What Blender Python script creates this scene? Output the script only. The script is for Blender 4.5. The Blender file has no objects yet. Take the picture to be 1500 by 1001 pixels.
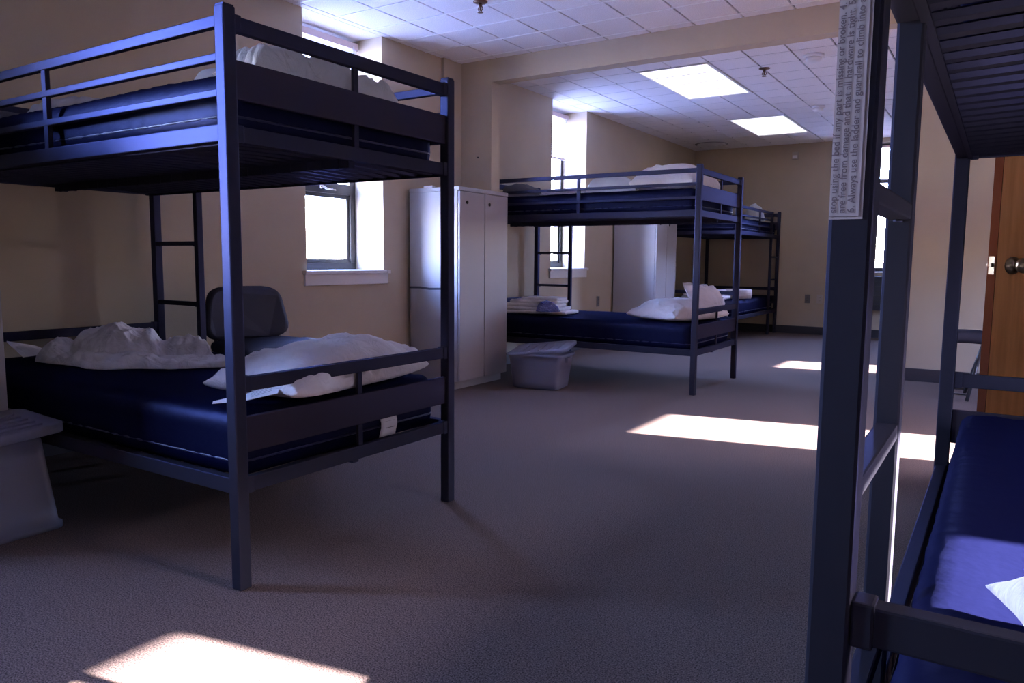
import bpy, bmesh, math, random
from mathutils import Vector, Matrix, noise

S = bpy.context.scene
COL = S.collection
PI = math.pi
R = math.radians

# ------------------------------------------------------------------ camera, sky, sun, exposure
cam_d = bpy.data.cameras.new('camera')
cam = bpy.data.objects.new('camera', cam_d)
COL.objects.link(cam)
S.camera = cam
yaw, pitch, roll = R(-32.783), R(6.130), R(-0.481)
fwd = Vector((math.sin(yaw) * math.cos(pitch), math.cos(yaw) * math.cos(pitch), -math.sin(pitch)))
rgt = fwd.cross(Vector((0, 0, 1))).normalized()
dwn = fwd.cross(rgt)
r2 = math.cos(roll) * rgt + math.sin(roll) * dwn
d2 = -math.sin(roll) * rgt + math.cos(roll) * dwn
M = Matrix((r2, -d2, -fwd)).transposed().to_4x4()
M.translation = Vector((0, 0, 0.97))
cam.matrix_world = M
cam_d.sensor_width = 36
cam_d.lens = 1111.4 / 1500 * 36
cam_d.clip_start = 0.02
cam_d.clip_end = 500

SUN_DIR = Vector((-1, -0.200, -0.45)).normalized()      # the way the sunlight travels
world = bpy.data.worlds.new('sky')
S.world = world
world.use_nodes = True
wn = world.node_tree
wn.nodes.clear()
wo = wn.nodes.new('ShaderNodeOutputWorld')
wb = wn.nodes.new('ShaderNodeBackground')
sky = wn.nodes.new('ShaderNodeTexSky')
sky.sky_type = 'NISHITA'
sky.sun_disc = False
sky.sun_elevation = R(24)
sky.sun_rotation = R(77.5)
sky.air_density = 1.0
sky.dust_density = 0.6
sky.ozone_density = 2.0
tint = wn.nodes.new('ShaderNodeMix')
tint.data_type = 'RGBA'
tint.blend_type = 'MULTIPLY'
tint.inputs[0].default_value = 1.0
tint.inputs[7].default_value = (1.03, 0.935, 1.27, 1)
wn.links.new(sky.outputs[0], tint.inputs[6])
wn.links.new(tint.outputs[2], wb.inputs[0])
wb.inputs[1].default_value = 15
wn.links.new(wb.outputs[0], wo.inputs[0])

sun_d = bpy.data.lights.new('sun', 'SUN')
sun_d.energy = 130
sun_d.angle = R(0.53)
sun_d.color = (1.0, 0.92, 0.96)
sun = bpy.data.objects.new('sun', sun_d)
COL.objects.link(sun)
sun.rotation_euler = SUN_DIR.to_track_quat('-Z', 'Y').to_euler()

S.view_settings.view_transform = 'Standard'
S.view_settings.look = 'None'
S.view_settings.gamma = 1
S.view_settings.use_curve_mapping = False
S.view_settings.exposure = 0.82
S.cycles.max_bounces = 10
S.cycles.diffuse_bounces = 6
S.cycles.glossy_bounces = 4
S.cycles.transmission_bounces = 6
S.cycles.transparent_max_bounces = 12
S.cycles.caustics_reflective = False
S.cycles.caustics_refractive = False
S.cycles.use_denoising = True
S.cycles.sample_clamp_indirect = 8


def portal(name, loc, sx, sy, direction):
    d = bpy.data.lights.new(name, 'AREA')
    d.shape = 'RECTANGLE'
    d.size, d.size_y = sx, sy
    d.cycles.is_portal = True
    o = bpy.data.objects.new(name, d)
    COL.objects.link(o)
    o.location = loc
    o.rotation_euler = Vector(direction).to_track_quat('-Z', 'Y').to_euler()


# ------------------------------------------------------------------ materials
MATS = {}


def mat(name, col, rough=0.6, metal=0.0, spec=0.5, noise_scale=0, noise_amt=0.0, bump=0.0, bump_scale=0,
        stretch=(1, 1, 1), emit=None, trans=0.0, coat=0.0, col2=None, detail=4.0):
    m = bpy.data.materials.new(name)
    m.use_nodes = True
    nt = m.node_tree
    b = nt.nodes['Principled BSDF']
    b.inputs['Roughness'].default_value = rough
    b.inputs['Metallic'].default_value = metal
    b.inputs['Specular IOR Level'].default_value = spec
    b.inputs['Coat Weight'].default_value = coat
    b.inputs['Base Color'].default_value = (*col, 1)
    if emit:
        b.inputs['Emission Color'].default_value = (*emit[0], 1)
        b.inputs['Emission Strength'].default_value = emit[1]
    tc = nt.nodes.new('ShaderNodeTexCoord')
    mp = nt.nodes.new('ShaderNodeMapping')
    mp.inputs['Scale'].default_value = stretch
    nt.links.new(tc.outputs['Object'], mp.inputs[0])
    if noise_scale:
        n = nt.nodes.new('ShaderNodeTexNoise')
        n.inputs['Scale'].default_value = noise_scale
        n.inputs['Detail'].default_value = detail
        nt.links.new(mp.outputs[0], n.inputs['Vector'])
        cr = nt.nodes.new('ShaderNodeValToRGB')
        c2 = col2 if col2 else tuple(c * (1 - noise_amt) for c in col)
        c1 = col if col2 else tuple(min(1, c * (1 + noise_amt)) for c in col)
        cr.color_ramp.elements[0].position = 0.35
        cr.color_ramp.elements[1].position = 0.65
        cr.color_ramp.elements[0].color = (*c2, 1)
        cr.color_ramp.elements[1].color = (*c1, 1)
        nt.links.new(n.outputs['Fac'], cr.inputs[0])
        nt.links.new(cr.outputs[0], b.inputs['Base Color'])
    if bump:
        n2 = nt.nodes.new('ShaderNodeTexNoise')
        n2.inputs['Scale'].default_value = bump_scale
        n2.inputs['Detail'].default_value = 3
        nt.links.new(mp.outputs[0], n2.inputs['Vector'])
        bp = nt.nodes.new('ShaderNodeBump')
        bp.inputs['Strength'].default_value = bump
        bp.inputs['Distance'].default_value = 0.01
        nt.links.new(n2.outputs['Fac'], bp.inputs['Height'])
        nt.links.new(bp.outputs[0], b.inputs['Normal'])
    if trans:
        t = nt.nodes.new('ShaderNodeBsdfTransparent')
        mx = nt.nodes.new('ShaderNodeMixShader')
        mx.inputs[0].default_value = trans
        out = nt.nodes['Material Output']
        nt.links.new(b.outputs[0], mx.inputs[1])
        nt.links.new(t.outputs[0], mx.inputs[2])
        nt.links.new(mx.outputs[0], out.inputs[0])
    MATS[name] = m
    return m


mat('wall_cream', (0.45, 0.365, 0.262), 0.75, noise_scale=3, noise_amt=0.03, bump=0.08, bump_scale=180)
mat('tile_white', (0.80, 0.765, 0.78), 0.9, noise_scale=150, noise_amt=0.10, bump=0.25, bump_scale=160)
mat('grid_white', (0.74, 0.73, 0.75), 0.5)
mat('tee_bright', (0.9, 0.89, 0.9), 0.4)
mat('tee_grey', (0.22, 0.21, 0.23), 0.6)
mat('plenum_dark', (0.05, 0.045, 0.05), 0.9)
mat('carpet', (0.168, 0.120, 0.103), 1.0, spec=0.1, noise_scale=240, col2=(0.034, 0.024, 0.022), bump=0.2,
    bump_scale=260, detail=5)
mat('baseboard_dark', (0.035, 0.032, 0.04), 0.5)
mat('plastic_black', (0.02, 0.02, 0.022), 0.45)
mat('vinyl_seam', (0.012, 0.013, 0.06), 0.4)
mat('blanket_dark', (0.09, 0.085, 0.10), 0.95, bump=0.4, bump_scale=200)
mat('paper', (0.78, 0.76, 0.78), 0.7)
mat('print_grey', (0.28, 0.26, 0.28), 0.8)
mat('label_paper', (0.42, 0.36, 0.375), 0.6)
mat('label_ink', (0.15, 0.11, 0.13), 0.7)
mat('stain_brown', (0.42, 0.22, 0.07), 0.8)
mat('locker_grey', (0.36, 0.335, 0.345), 0.55, spec=0.25, bump=0.02, bump_scale=30)
mat('lock_dark', (0.03, 0.03, 0.03), 0.35, metal=0.6)
mat('tape_dark', (0.03, 0.03, 0.05), 0.5)
mat('window_bronze', (0.035, 0.033, 0.036), 0.35, metal=0.3)
mat('chrome', (0.75, 0.73, 0.70), 0.2, metal=1.0)
mat('brass_old', (0.35, 0.28, 0.20), 0.3, metal=1.0)
mat('blind_white', (0.80, 0.78, 0.80), 0.5)
mat('blind_rail', (0.62, 0.50, 0.50), 0.5)
mat('sill_white', (0.70, 0.65, 0.62), 0.4)
mat('chair_metal', (0.02, 0.02, 0.024), 0.35)
mat('door_oak', (0.92, 0.43, 0.17), 0.45, spec=0.3, noise_scale=5, col2=(0.78, 0.34, 0.12), stretch=(9, 9, 0.7), detail=6)
mat('outlet_grey', (0.16, 0.15, 0.15), 0.5)
mat('outlet_light', (0.45, 0.40, 0.34), 0.5)
mat('detector_white', (0.72, 0.70, 0.72), 0.5)
mat('sprinkler_brass', (0.16, 0.09, 0.06), 0.4, metal=0.7)
mat('lens', (0.9, 0.9, 0.9), 0.5, emit=((1.0, 0.97, 1.0), 0.75))
mat('outside_ground', (0.36, 0.36, 0.38), 0.9, noise_scale=2, noise_amt=0.1)
mat('sky_blocker_mat', (0.22, 0.15, 0.12), 0.9, noise_scale=3, noise_amt=0.1)
mat('heater_dark', (0.02, 0.02, 0.03), 0.4)


def glass_mat():
    m = bpy.data.materials.new('window_glass')
    m.use_nodes = True
    nt = m.node_tree
    nt.nodes.clear()
    out = nt.nodes.new('ShaderNodeOutputMaterial')
    t = nt.nodes.new('ShaderNodeBsdfTransparent')
    g = nt.nodes.new('ShaderNodeBsdfGlossy')
    g.inputs['Roughness'].default_value = 0.02
    mx = nt.nodes.new('ShaderNodeMixShader')
    mx.inputs[0].default_value = 0.06
    nt.links.new(t.outputs[0], mx.inputs[1])
    nt.links.new(g.outputs[0], mx.inputs[2])
    nt.links.new(mx.outputs[0], out.inputs[0])
    MATS['window_glass'] = m


glass_mat()


def clear_plastic(name, col, tr, tl, rough, bump=0.0, bump_scale=0, gl=0.10):
    """milky translucent plastic: diffuse + translucent + see-through + gloss"""
    m = bpy.data.materials.new(name)
    m.use_nodes = True
    nt = m.node_tree
    nt.nodes.clear()
    N = nt.nodes.new
    out = N('ShaderNodeOutputMaterial')
    d, l, t, g = N('ShaderNodeBsdfDiffuse'), N('ShaderNodeBsdfTranslucent'), N('ShaderNodeBsdfTransparent'), N('ShaderNodeBsdfGlossy')
    d.inputs[0].default_value = (*col, 1)
    l.inputs[0].default_value = (*col, 1)
    g.inputs['Roughness'].default_value = rough
    m1, m2, m3 = N('ShaderNodeMixShader'), N('ShaderNodeMixShader'), N('ShaderNodeMixShader')
    m1.inputs[0].default_value = tl
    m2.inputs[0].default_value = tr
    m3.inputs[0].default_value = gl
    k = nt.links.new
    if bump:
        tc, n, b = N('ShaderNodeTexCoord'), N('ShaderNodeTexNoise'), N('ShaderNodeBump')
        n.inputs['Scale'].default_value = bump_scale
        n.inputs['Detail'].default_value = 4
        n.inputs['Distortion'].default_value = 1.2
        b.inputs['Strength'].default_value = bump
        b.inputs['Distance'].default_value = .02
        k(tc.outputs['Object'], n.inputs['Vector'])
        k(n.outputs['Fac'], b.inputs['Height'])
        for q in (d, l, g):
            k(b.outputs[0], q.inputs['Normal'])
    k(d.outputs[0], m1.inputs[1]); k(l.outputs[0], m1.inputs[2])
    k(m1.outputs[0], m2.inputs[1]); k(t.outputs[0], m2.inputs[2])
    k(m2.outputs[0], m3.inputs[1]); k(g.outputs[0], m3.inputs[2])
    k(m3.outputs[0], out.inputs[0])
    MATS[name] = m




def satin(name, col, gloss_col, fac, rough, bump=0.0, bump_scale=0):
    """satin coating whose gloss colour can hold painted-in blue sky reflection"""
    m = bpy.data.materials.new(name)
    m.use_nodes = True
    nt = m.node_tree
    nt.nodes.clear()
    N = nt.nodes.new
    out, d, g, mx = N('ShaderNodeOutputMaterial'), N('ShaderNodeBsdfDiffuse'), N('ShaderNodeBsdfGlossy'), N('ShaderNodeMixShader')
    d.inputs[0].default_value = (*col, 1)
    g.inputs[0].default_value = (*gloss_col, 1)
    g.inputs['Roughness'].default_value = rough
    mx.inputs[0].default_value = fac
    nt.links.new(d.outputs[0], mx.inputs[1])
    nt.links.new(g.outputs[0], mx.inputs[2])
    nt.links.new(mx.outputs[0], out.inputs[0])
    if bump:
        tc, n, b = N('ShaderNodeTexCoord'), N('ShaderNodeTexNoise'), N('ShaderNodeBump')
        n.inputs['Scale'].default_value = bump_scale
        b.inputs['Strength'].default_value = bump
        b.inputs['Distance'].default_value = .01
        nt.links.new(tc.outputs['Object'], n.inputs['Vector'])
        nt.links.new(n.outputs['Fac'], b.inputs['Height'])
        nt.links.new(b.outputs[0], d.inputs['Normal'])
        nt.links.new(b.outputs[0], g.inputs['Normal'])
    MATS[name] = m


satin('frame_paint', (0.022, 0.0205, 0.0215), (0.28, 0.33, 0.85), 0.052, 0.40)  # gloss tinted blue to paint in the reflected sky
satin('panel_reflection_brown', (0.027, 0.020, 0.018), (0.28, 0.33, 0.85), 0.060, 0.40)  # same paint as the frame, carpet's brown reflection put into its colour
satin('vinyl_navy', (0.0024, 0.0029, 0.0165), (0.36, 0.40, 0.80), 0.026, 0.45, 0.10, 55)
satin('chair_vinyl', (0.022, 0.022, 0.030), (0.45, 0.46, 0.62), 0.055, 0.5)
satin('door_edge', (0.085, 0.022, 0.010), (1, 1, 1), 0.0, 0.5)
satin('latch_metal', (0.16, 0.11, 0.07), (1, .85, .6), 0.1, 0.4)
clear_plastic('blind_slat', (0.95, 0.93, 0.94), 0.0, 0.7, 0.4)
clear_plastic('bin_plastic', (0.42, 0.41, 0.52), 0.48, 0.35, 0.25)
clear_plastic('bag_plastic', (0.75, 0.75, 0.80), 0.35, 0.4, 0.12)
clear_plastic('cloth_white', (0.78, 0.735, 0.76), 0.0, 0.12, 0.7, 0.55, 16, 0.02)
clear_plastic('cloth_grey', (0.80, 0.77, 0.75), 0.0, 0.40, 0.7, 0.8, 14, 0.02)
clear_plastic('bag_blue', (0.06, 0.10, 0.55), 0.10, 0.3, 0.12, 1.0, 45, 0.3)


# ------------------------------------------------------------------ mesh helpers
class MB:
    def __init__(self):
        self.v, self.f, self.smooth = [], [], []

    def add(self, vs, fs, smooth=False):
        o = len(self.v)
        self.v += [tuple(p) for p in vs]
        self.f += [tuple(i + o for i in f) for f in fs]
        self.smooth += [smooth] * len(fs)
        return self

    def box(self, x0, x1, y0, y1, z0, z1, bevel=0.0):
        if bevel <= 0:
            vs = [(x, y, z) for x in (x0, x1) for y in (y0, y1) for z in (z0, z1)]
            fs = [(0, 1, 3, 2), (4, 6, 7, 5), (0, 4, 5, 1), (2, 3, 7, 6), (0, 2, 6, 4), (1, 5, 7, 3)]
            return self.add(vs, fs)
        bm = bmesh.new()
        bmesh.ops.create_cube(bm, size=1)
        for v in bm.verts:
            v.co = Vector(((x0 + x1) / 2 + v.co.x * (x1 - x0), (y0 + y1) / 2 + v.co.y * (y1 - y0),
                           (z0 + z1) / 2 + v.co.z * (z1 - z0)))
        b = min(bevel, (x1 - x0) * .45, (y1 - y0) * .45, (z1 - z0) * .45)
        bmesh.ops.bevel(bm, geom=list(bm.edges), offset=b, segments=2, affect='EDGES', profile=0.6)
        return self.bm(bm)

    def bm(self, bm, smooth=False):
        bm.verts.index_update()
        self.add([v.co[:] for v in bm.verts], [[v.index for v in f.verts] for f in bm.faces], smooth)
        bm.free()
        return self

    def tube(self, pts, r, n=10, closed=False, flat=1.0):
        pts = [Vector(p) for p in pts]
        rings = []
        prev = None
        L = len(pts)
        for i, p in enumerate(pts):
            a = pts[i - 1] if (i > 0 or closed) else p
            b = pts[(i + 1) % L] if (i < L - 1 or closed) else p
            t = (b - a).normalized()
            u = t.cross(Vector((0, 0, 1)))
            if u.length < 1e-3:
                u = t.cross(Vector((0, 1, 0)))
            u.normalize()
            if prev and prev.dot(u) < 0:
                u = -u
            prev = u
            w = u.cross(t)
            rr = r[i] if isinstance(r, (list, tuple)) else r
            rings.append([p + rr * (math.cos(2 * PI * k / n) * u + flat * math.sin(2 * PI * k / n) * w) for k in range(n)])
        return self.loft(rings, closed=closed)

    def loft(self, rings, cap=True, closed=False, smooth=True):
        n = len(rings[0])
        vs = [p for r_ in rings for p in r_]
        fs = []
        m = len(rings)
        for i in range(m if closed else m - 1):
            j = (i + 1) % m
            for k in range(n):
                fs.append((i * n + k, i * n + (k + 1) % n, j * n + (k + 1) % n, j * n + k))
        self.add(vs, fs, smooth)
        if cap and not closed:
            self.add(rings[0], [tuple(reversed(range(n)))])
            self.add(rings[-1], [tuple(range(n))])
        return self

    def lathe(self, prof, c=(0, 0, 0), n=24, axis='Z'):
        rings = []
        for r_, h in prof:
            ring = []
            for k in range(n):
                a = 2 * PI * k / n
                p = (r_ * math.cos(a), r_ * math.sin(a), h)
                if axis == 'X':
                    p = (h, r_ * math.cos(a), r_ * math.sin(a))
                elif axis == 'Y':
                    p = (r_ * math.cos(a), h, r_ * math.sin(a))
                ring.append((p[0] + c[0], p[1] + c[1], p[2] + c[2]))
            rings.append(ring)
        return self.loft(rings)

    def move(self, dx=0, dy=0, dz=0, mtx=None):
        if mtx is not None:
            self.v = [tuple(mtx @ Vector(p)) for p in self.v]
        else:
            self.v = [(p[0] + dx, p[1] + dy, p[2] + dz) for p in self.v]
        return self

    def mesh(self, name, m):
        me = bpy.data.meshes.new(name)
        me.from_pydata(self.v, [], self.f)
        me.polygons.foreach_set('use_smooth', self.smooth)
        me.materials.append(MATS[m])
        b = bmesh.new()
        b.from_mesh(me)
        bmesh.ops.remove_doubles(b, verts=list(b.verts), dist=1e-6)
        bmesh.ops.recalc_face_normals(b, faces=list(b.faces))
        b.to_mesh(me)
        b.free()
        return me

    def build(self, name, m, parent=None, label=None, kind=None):
        o = bpy.data.objects.new(name, self.mesh(name, m))
        COL.objects.link(o)
        if parent:
            o.parent = parent
        if label:
            o['label'] = label
        if kind:
            o['kind'] = kind
        return o


def thing(name, label, cat, loc=(0, 0, 0), rz=0, group=None):
    o = bpy.data.objects.new(name, None)
    o.empty_display_size = 0.1
    COL.objects.link(o)
    o.location = loc
    o.rotation_euler = (0, 0, rz)
    return tag(o, label, cat, group)


def tag(o, label, cat, group=None):
    o['label'] = label
    o['category'] = cat
    if group:
        o['group'] = group
    return o


def node(name, parent=None, loc=(0, 0, 0), kind=None):
    o = bpy.data.objects.new(name, None)
    o.empty_display_size = 0.1
    COL.objects.link(o)
    o.location = loc
    if parent:
        o.parent = parent
    if kind:
        o['kind'] = kind
    return o


def inst(src, name, parent=None, loc=(0, 0, 0), scale=None):
    """another object sharing the mesh of src"""
    o = bpy.data.objects.new(name, src.data)
    COL.objects.link(o)
    o.location = loc
    if parent:
        o.parent = parent
    if scale:
        o.scale = scale
    return o


def copy_tree(o, loc, rz, label, group=None):
    c = o.copy()
    COL.objects.link(c)
    c.location = loc
    c.rotation_euler = (0, 0, rz)
    c['label'] = label
    if group:
        c['group'] = group
    for ch in list(o.children):
        d = ch.copy()
        COL.objects.link(d)
        d.parent = c
        for g in list(ch.children):
            e = g.copy()
            COL.objects.link(e)
            e.parent = d
    return c


def nz(x, y, z=0.0, oct_=4):
    return noise.fractal(Vector((x, y, z)), 1.0, 2.0, oct_)


def ridge(x, y, z=0.0):
    a = 0
    amp = 0.6
    f = 1.0
    for _ in range(3):
        a += amp * (1 - abs(noise.noise(Vector((x * f, y * f, z * f + 7.1))) * 2))
        amp *= 0.5
        f *= 2.1
    return a


def rounded_box(hx, hy, hz, r, n=(40, 24, 8)):
    """vertices of a box with rounded edges, subdivided; centre at the origin"""
    vs, fs = [], []
    idx = {}

    def key(p):
        return tuple(round(c, 5) for c in p)

    def vid(p):
        k = key(p)
        if k not in idx:
            idx[k] = len(vs)
            q = Vector(p)
            inner = Vector((max(-hx + r, min(hx - r, q.x)), max(-hy + r, min(hy - r, q.y)), max(-hz + r, min(hz - r, q.z))))
            d = q - inner
            if d.length > 1e-9:
                q = inner + d.normalized() * r
            vs.append(q)
        return idx[k]

    def lin(h, r_, m):
        # finer near the ends
        a = [-h, -h + r_ * .2, -h + r_ * .5]
        b = [-h + r_ + (2 * h - 2 * r_) * i / m for i in range(m + 1)]
        return a + b + [h - r_ * .5, h - r_ * .2, h]
    X, Y, Z = lin(hx, r, n[0]), lin(hy, r, n[1]), lin(hz, r, n[2])
    for s in (-hz, hz):
        for i in range(len(X) - 1):
            for j in range(len(Y) - 1):
                fs.append([vid((X[i], Y[j], s)), vid((X[i + 1], Y[j], s)), vid((X[i + 1], Y[j + 1], s)), vid((X[i], Y[j + 1], s))])
    for s in (-hy, hy):
        for i in range(len(X) - 1):
            for j in range(len(Z) - 1):
                fs.append([vid((X[i], s, Z[j])), vid((X[i + 1], s, Z[j])), vid((X[i + 1], s, Z[j + 1])), vid((X[i], s, Z[j + 1]))])
    for s in (-hx, hx):
        for i in range(len(Y) - 1):
            for j in range(len(Z) - 1):
                fs.append([vid((s, Y[i], Z[j])), vid((s, Y[i + 1], Z[j])), vid((s, Y[i + 1], Z[j + 1])), vid((s, Y[i], Z[j + 1]))])
    return vs, fs


def rrect(hx, hy, r, z, n=5, cx=0, cy=0):
    pts = []
    for (sx, sy, a0) in ((1, 1, 0), (-1, 1, 90), (-1, -1, 180), (1, -1, 270)):
        for k in range(n + 1):
            a = R(a0 + 90 * k / n)
            pts.append((cx + sx * (hx - r) + r * math.cos(a), cy + sy * (hy - r) + r * math.sin(a), z))
    return pts


# ------------------------------------------------------------------ the setting
WX = -3.86          # left wall, inside face
XR = 3.0            # right wall, inside face
YB = 10.85          # far wall
YS = -3.0           # wall behind the camera
ZC = 2.56           # ceiling
BY0, BY1 = 5.15, 5.27   # the beam and its stub wall

fl = MB().box(-4.3, XR + .3, YS - .3, YB + .3, -0.2, 0).build('floor', 'carpet', kind='structure')
gr = MB().box(-90, 90, -80, 90, -1.3, -1.0).build('trim_1', 'outside_ground', kind='structure')
MB().box(17, 27, -40, 60, -1.1, 6.9).build('sky_blocker', 'sky_blocker_mat', kind='structure')    # unseen block added to cut low sky light into the right windows
roof = MB().box(-4.4, XR + .4, YS - .4, YB + .4, 2.72, 2.9).build('ceiling_slab', 'plenum_dark', kind='structure')

WT = 0.40           # thickness of the outer walls
HEAD = 2.56
LW = [(-0.35, 0.32), (3.49, 4.23), (6.70, 7.44)]        # window bays of the left wall, open to the ceiling
SILL = 0.865
w = MB()
y = YS - .3
for a, b in LW:
    w.box(WX - WT, WX, y, a, 0, 2.72)
    w.box(WX - WT, WX, a, b, 0, SILL)
    w.box(WX - WT, WX - .3, a, b, 2.53, 2.72)
    y = b
w.box(WX - WT, WX, y, YB + .3, 0, 2.72)
wall_left = w.build('wall_left', 'wall_cream', kind='structure')
MB().box(WX, WX + .03, 4.92, BY0, 0, ZC + .02).build('trim_2', 'wall_cream', kind='structure')

# right wall (never in view, but its windows let in the sun)
RW = [(1.46, 2.10), (4.85, 5.545), (8.12, 8.745)]
RH = 2.185
RSILL = [0.90, 0.90, 1.60]
w = MB()
y = YS - .3
for (a, b), RS in zip(RW, RSILL):
    w.box(XR, XR + .12, y, a, 0, 2.72)
    w.box(XR, XR + .12, a, b, 0, RS)
    w.box(XR, XR + .12, a, b, RH, 2.72)
    y = b
w.box(XR, XR + .12, y, YB + .3, 0, 2.72)
w.build('wall_right', 'wall_cream', kind='structure')

# far wall with one window
FW = (-1.62, -1.16)
w = MB()
w.box(WX - .3, FW[0], YB, YB + .3, 0, 2.72).box(FW[1], XR + .12, YB, YB + .3, 0, 2.72)
w.box(FW[0], FW[1], YB, YB + .3, 0, .86).box(FW[0], FW[1], YB, YB + .3, 2.50, 2.72)
w.build('wall_far', 'wall_cream', kind='structure')
MB().box(WX - .3, XR + .12, YS - .3, YS, 0, 2.72).build('wall_back', 'wall_cream', kind='structure')

# stub wall + beam dividing the two halves, and the partition on the right
MB().box(WX, -3.53, BY0, BY1, 0, 2.72).box(-3.53, XR, BY0, BY1, 2.385, 2.72).build('wall_beam', 'wall_cream', kind='structure')
MB().box(-0.84, XR, 7.05, 7.17, 0, 2.72).build('wall_partition', 'wall_cream', kind='structure')
# closet at the right whose door stands open
w = MB()
w.box(.70, .82, 2.92, 3.22, 0, 2.72).box(.70, .82, 4.12, 4.26, 0, 2.72).box(.70, .82, 3.22, 4.12, 2.06, 2.72)
w.box(.82, XR, 4.14, 4.26, 0, 2.72).box(.82, XR, 2.92, 3.04, 0, 2.72)
w.build('wall_closet', 'wall_cream', kind='structure')

# baseboards
MB().box(WX + .02, FW[1] + 1.4, YB - .014, YB, 0, .105, .004).build('baseboard_far', 'baseboard_dark', kind='structure')
MB().box(-0.84, XR - .02, 7.036, 7.05, 0, .105, .004).box(-.854, -.84, 7.036, 7.184, 0, .105).build('baseboard_partition', 'baseboard_dark', kind='structure')
MB().box(WX, WX + .014, YS + .02, 4.92, 0, .105, .004).box(WX, WX + .014, BY1, YB - .02, 0, .105).build('baseboard_left', 'baseboard_dark', kind='structure')
MB().box(WX + .03, -3.53, BY0 - .014, BY0, 0, .105).box(-3.53, -3.516, BY0 - .014, BY1, 0, .105).build('baseboard_beam', 'baseboard_dark', kind='structure')


# ---- suspended ceilings: each visible tile is its own piece
def ceiling(name, x0, x1, y0, y1, px, py, phx, phy, vis, lights=(), tee=None):
    root = node(name, kind='structure')
    tile_me = MB().box(-px / 2 + .0065, px / 2 - .0065, -py / 2 + .005, py / 2 - .005, 0, .015, .002)
    proto = None
    rest = MB()
    nx0, nx1 = math.floor((x0 - phx) / px), math.ceil((x1 - phx) / px)
    ny0, ny1 = math.floor((y0 - phy) / py), math.ceil((y1 - phy) / py)
    for i in range(nx0, nx1):
        for j in range(ny0, ny1):
            ax, bx = max(x0, phx + i * px), min(x1, phx + (i + 1) * px)
            ay, by = max(y0, phy + j * py), min(y1, phy + (j + 1) * py)
            if bx - ax < .02 or by - ay < .02:
                continue
            cx, cy = (ax + bx) / 2, (ay + by) / 2
            if any(l[0] < cx < l[1] and l[2] < cy < l[3] for l in lights):
                continue
            sx, sy = (bx - ax) / px, (by - ay) / py
            if vis(cx, cy):
                if proto is None:
                    proto = tile_me.build('ceiling_tile', 'tile_white', root)
                    o = proto
                else:
                    o = inst(proto, 'ceiling_tile', root)
                o.location = (cx, cy, ZC)
                o.scale = (sx, sy, 1)
            else:
                rest.box(ax + .0065, bx - .0065, ay + .003, by - .003, ZC, ZC + .015)
    rest.build('ceiling_tiles_beyond', 'tile_white', root, kind='stuff')
    # metal T-grid: cross tees flush and pale, main tees recessed
    g = MB()
    for j in range(ny0, ny1 + 1, 1):
        yy = phy + j * py
        if y0 < yy < y1:
            g.box(x0, x1, yy - .0065, yy + .0065, ZC + tee[0], ZC + .02)
    g.build('cross_tee', tee[1], root)
    g = MB()
    for i in range(nx0, nx1 + 1):
        xx = phx + i * px
        if x0 < xx < x1:
            g.box(xx - .012, xx + .012, y0, y1, ZC + .0152, ZC + .025)
    g.build('main_tee', 'plenum_dark', root)
    return root


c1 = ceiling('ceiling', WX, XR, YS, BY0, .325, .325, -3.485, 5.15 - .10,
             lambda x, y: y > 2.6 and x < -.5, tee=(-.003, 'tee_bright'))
for a, b in LW:     # ceiling pieces inside the window bays
    if b < BY0:
        MB().box(WX - .3, WX, a, b, ZC - .001, ZC + .015).build('bay_tile', 'tile_white', c1)
LIGHTS = [(-2.73, -2.095, 6.13, 7.40), (-2.73, -2.095, 8.67, 9.94)]
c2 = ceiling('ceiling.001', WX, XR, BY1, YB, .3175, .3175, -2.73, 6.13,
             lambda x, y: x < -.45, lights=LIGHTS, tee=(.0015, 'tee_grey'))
a, b = LW[2]
MB().box(WX - .3, WX, a, b, ZC - .001, ZC + .015).build('bay_tile', 'tile_white', c2)

for k, (x0, x1, y0, y1) in enumerate(LIGHTS):
    t = thing('ceiling_light', ('near', 'far')[k] and
              ('lit rectangular ceiling light panel nearer the dividing beam',
               'lit rectangular ceiling light panel nearer the far wall')[k], 'light', ((x0 + x1) / 2, (y0 + y1) / 2, ZC), group='ceiling light panels')
    hx, hy = (x1 - x0) / 2 - .002, (y1 - y0) / 2 - .002
    fr = .022
    m = MB()
    m.box(-hx, hx, -hy, -hy + fr, -.006, .03).box(-hx, hx, hy - fr, hy, -.006, .03)
    m.box(-hx, -hx + fr, -hy + fr, hy - fr, -.006, .03).box(hx - fr, hx, -hy + fr, hy - fr, -.006, .03)
    m.build('light_frame', 'grid_white', t)
    MB().box(-hx + fr, hx - fr, -hy + fr, hy - fr, .002, .012).build('diffuser', 'lens', t)
    MB().box(-hx, hx, -hy, hy, .032, .09).build('housing', 'grid_white', t)


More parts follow.
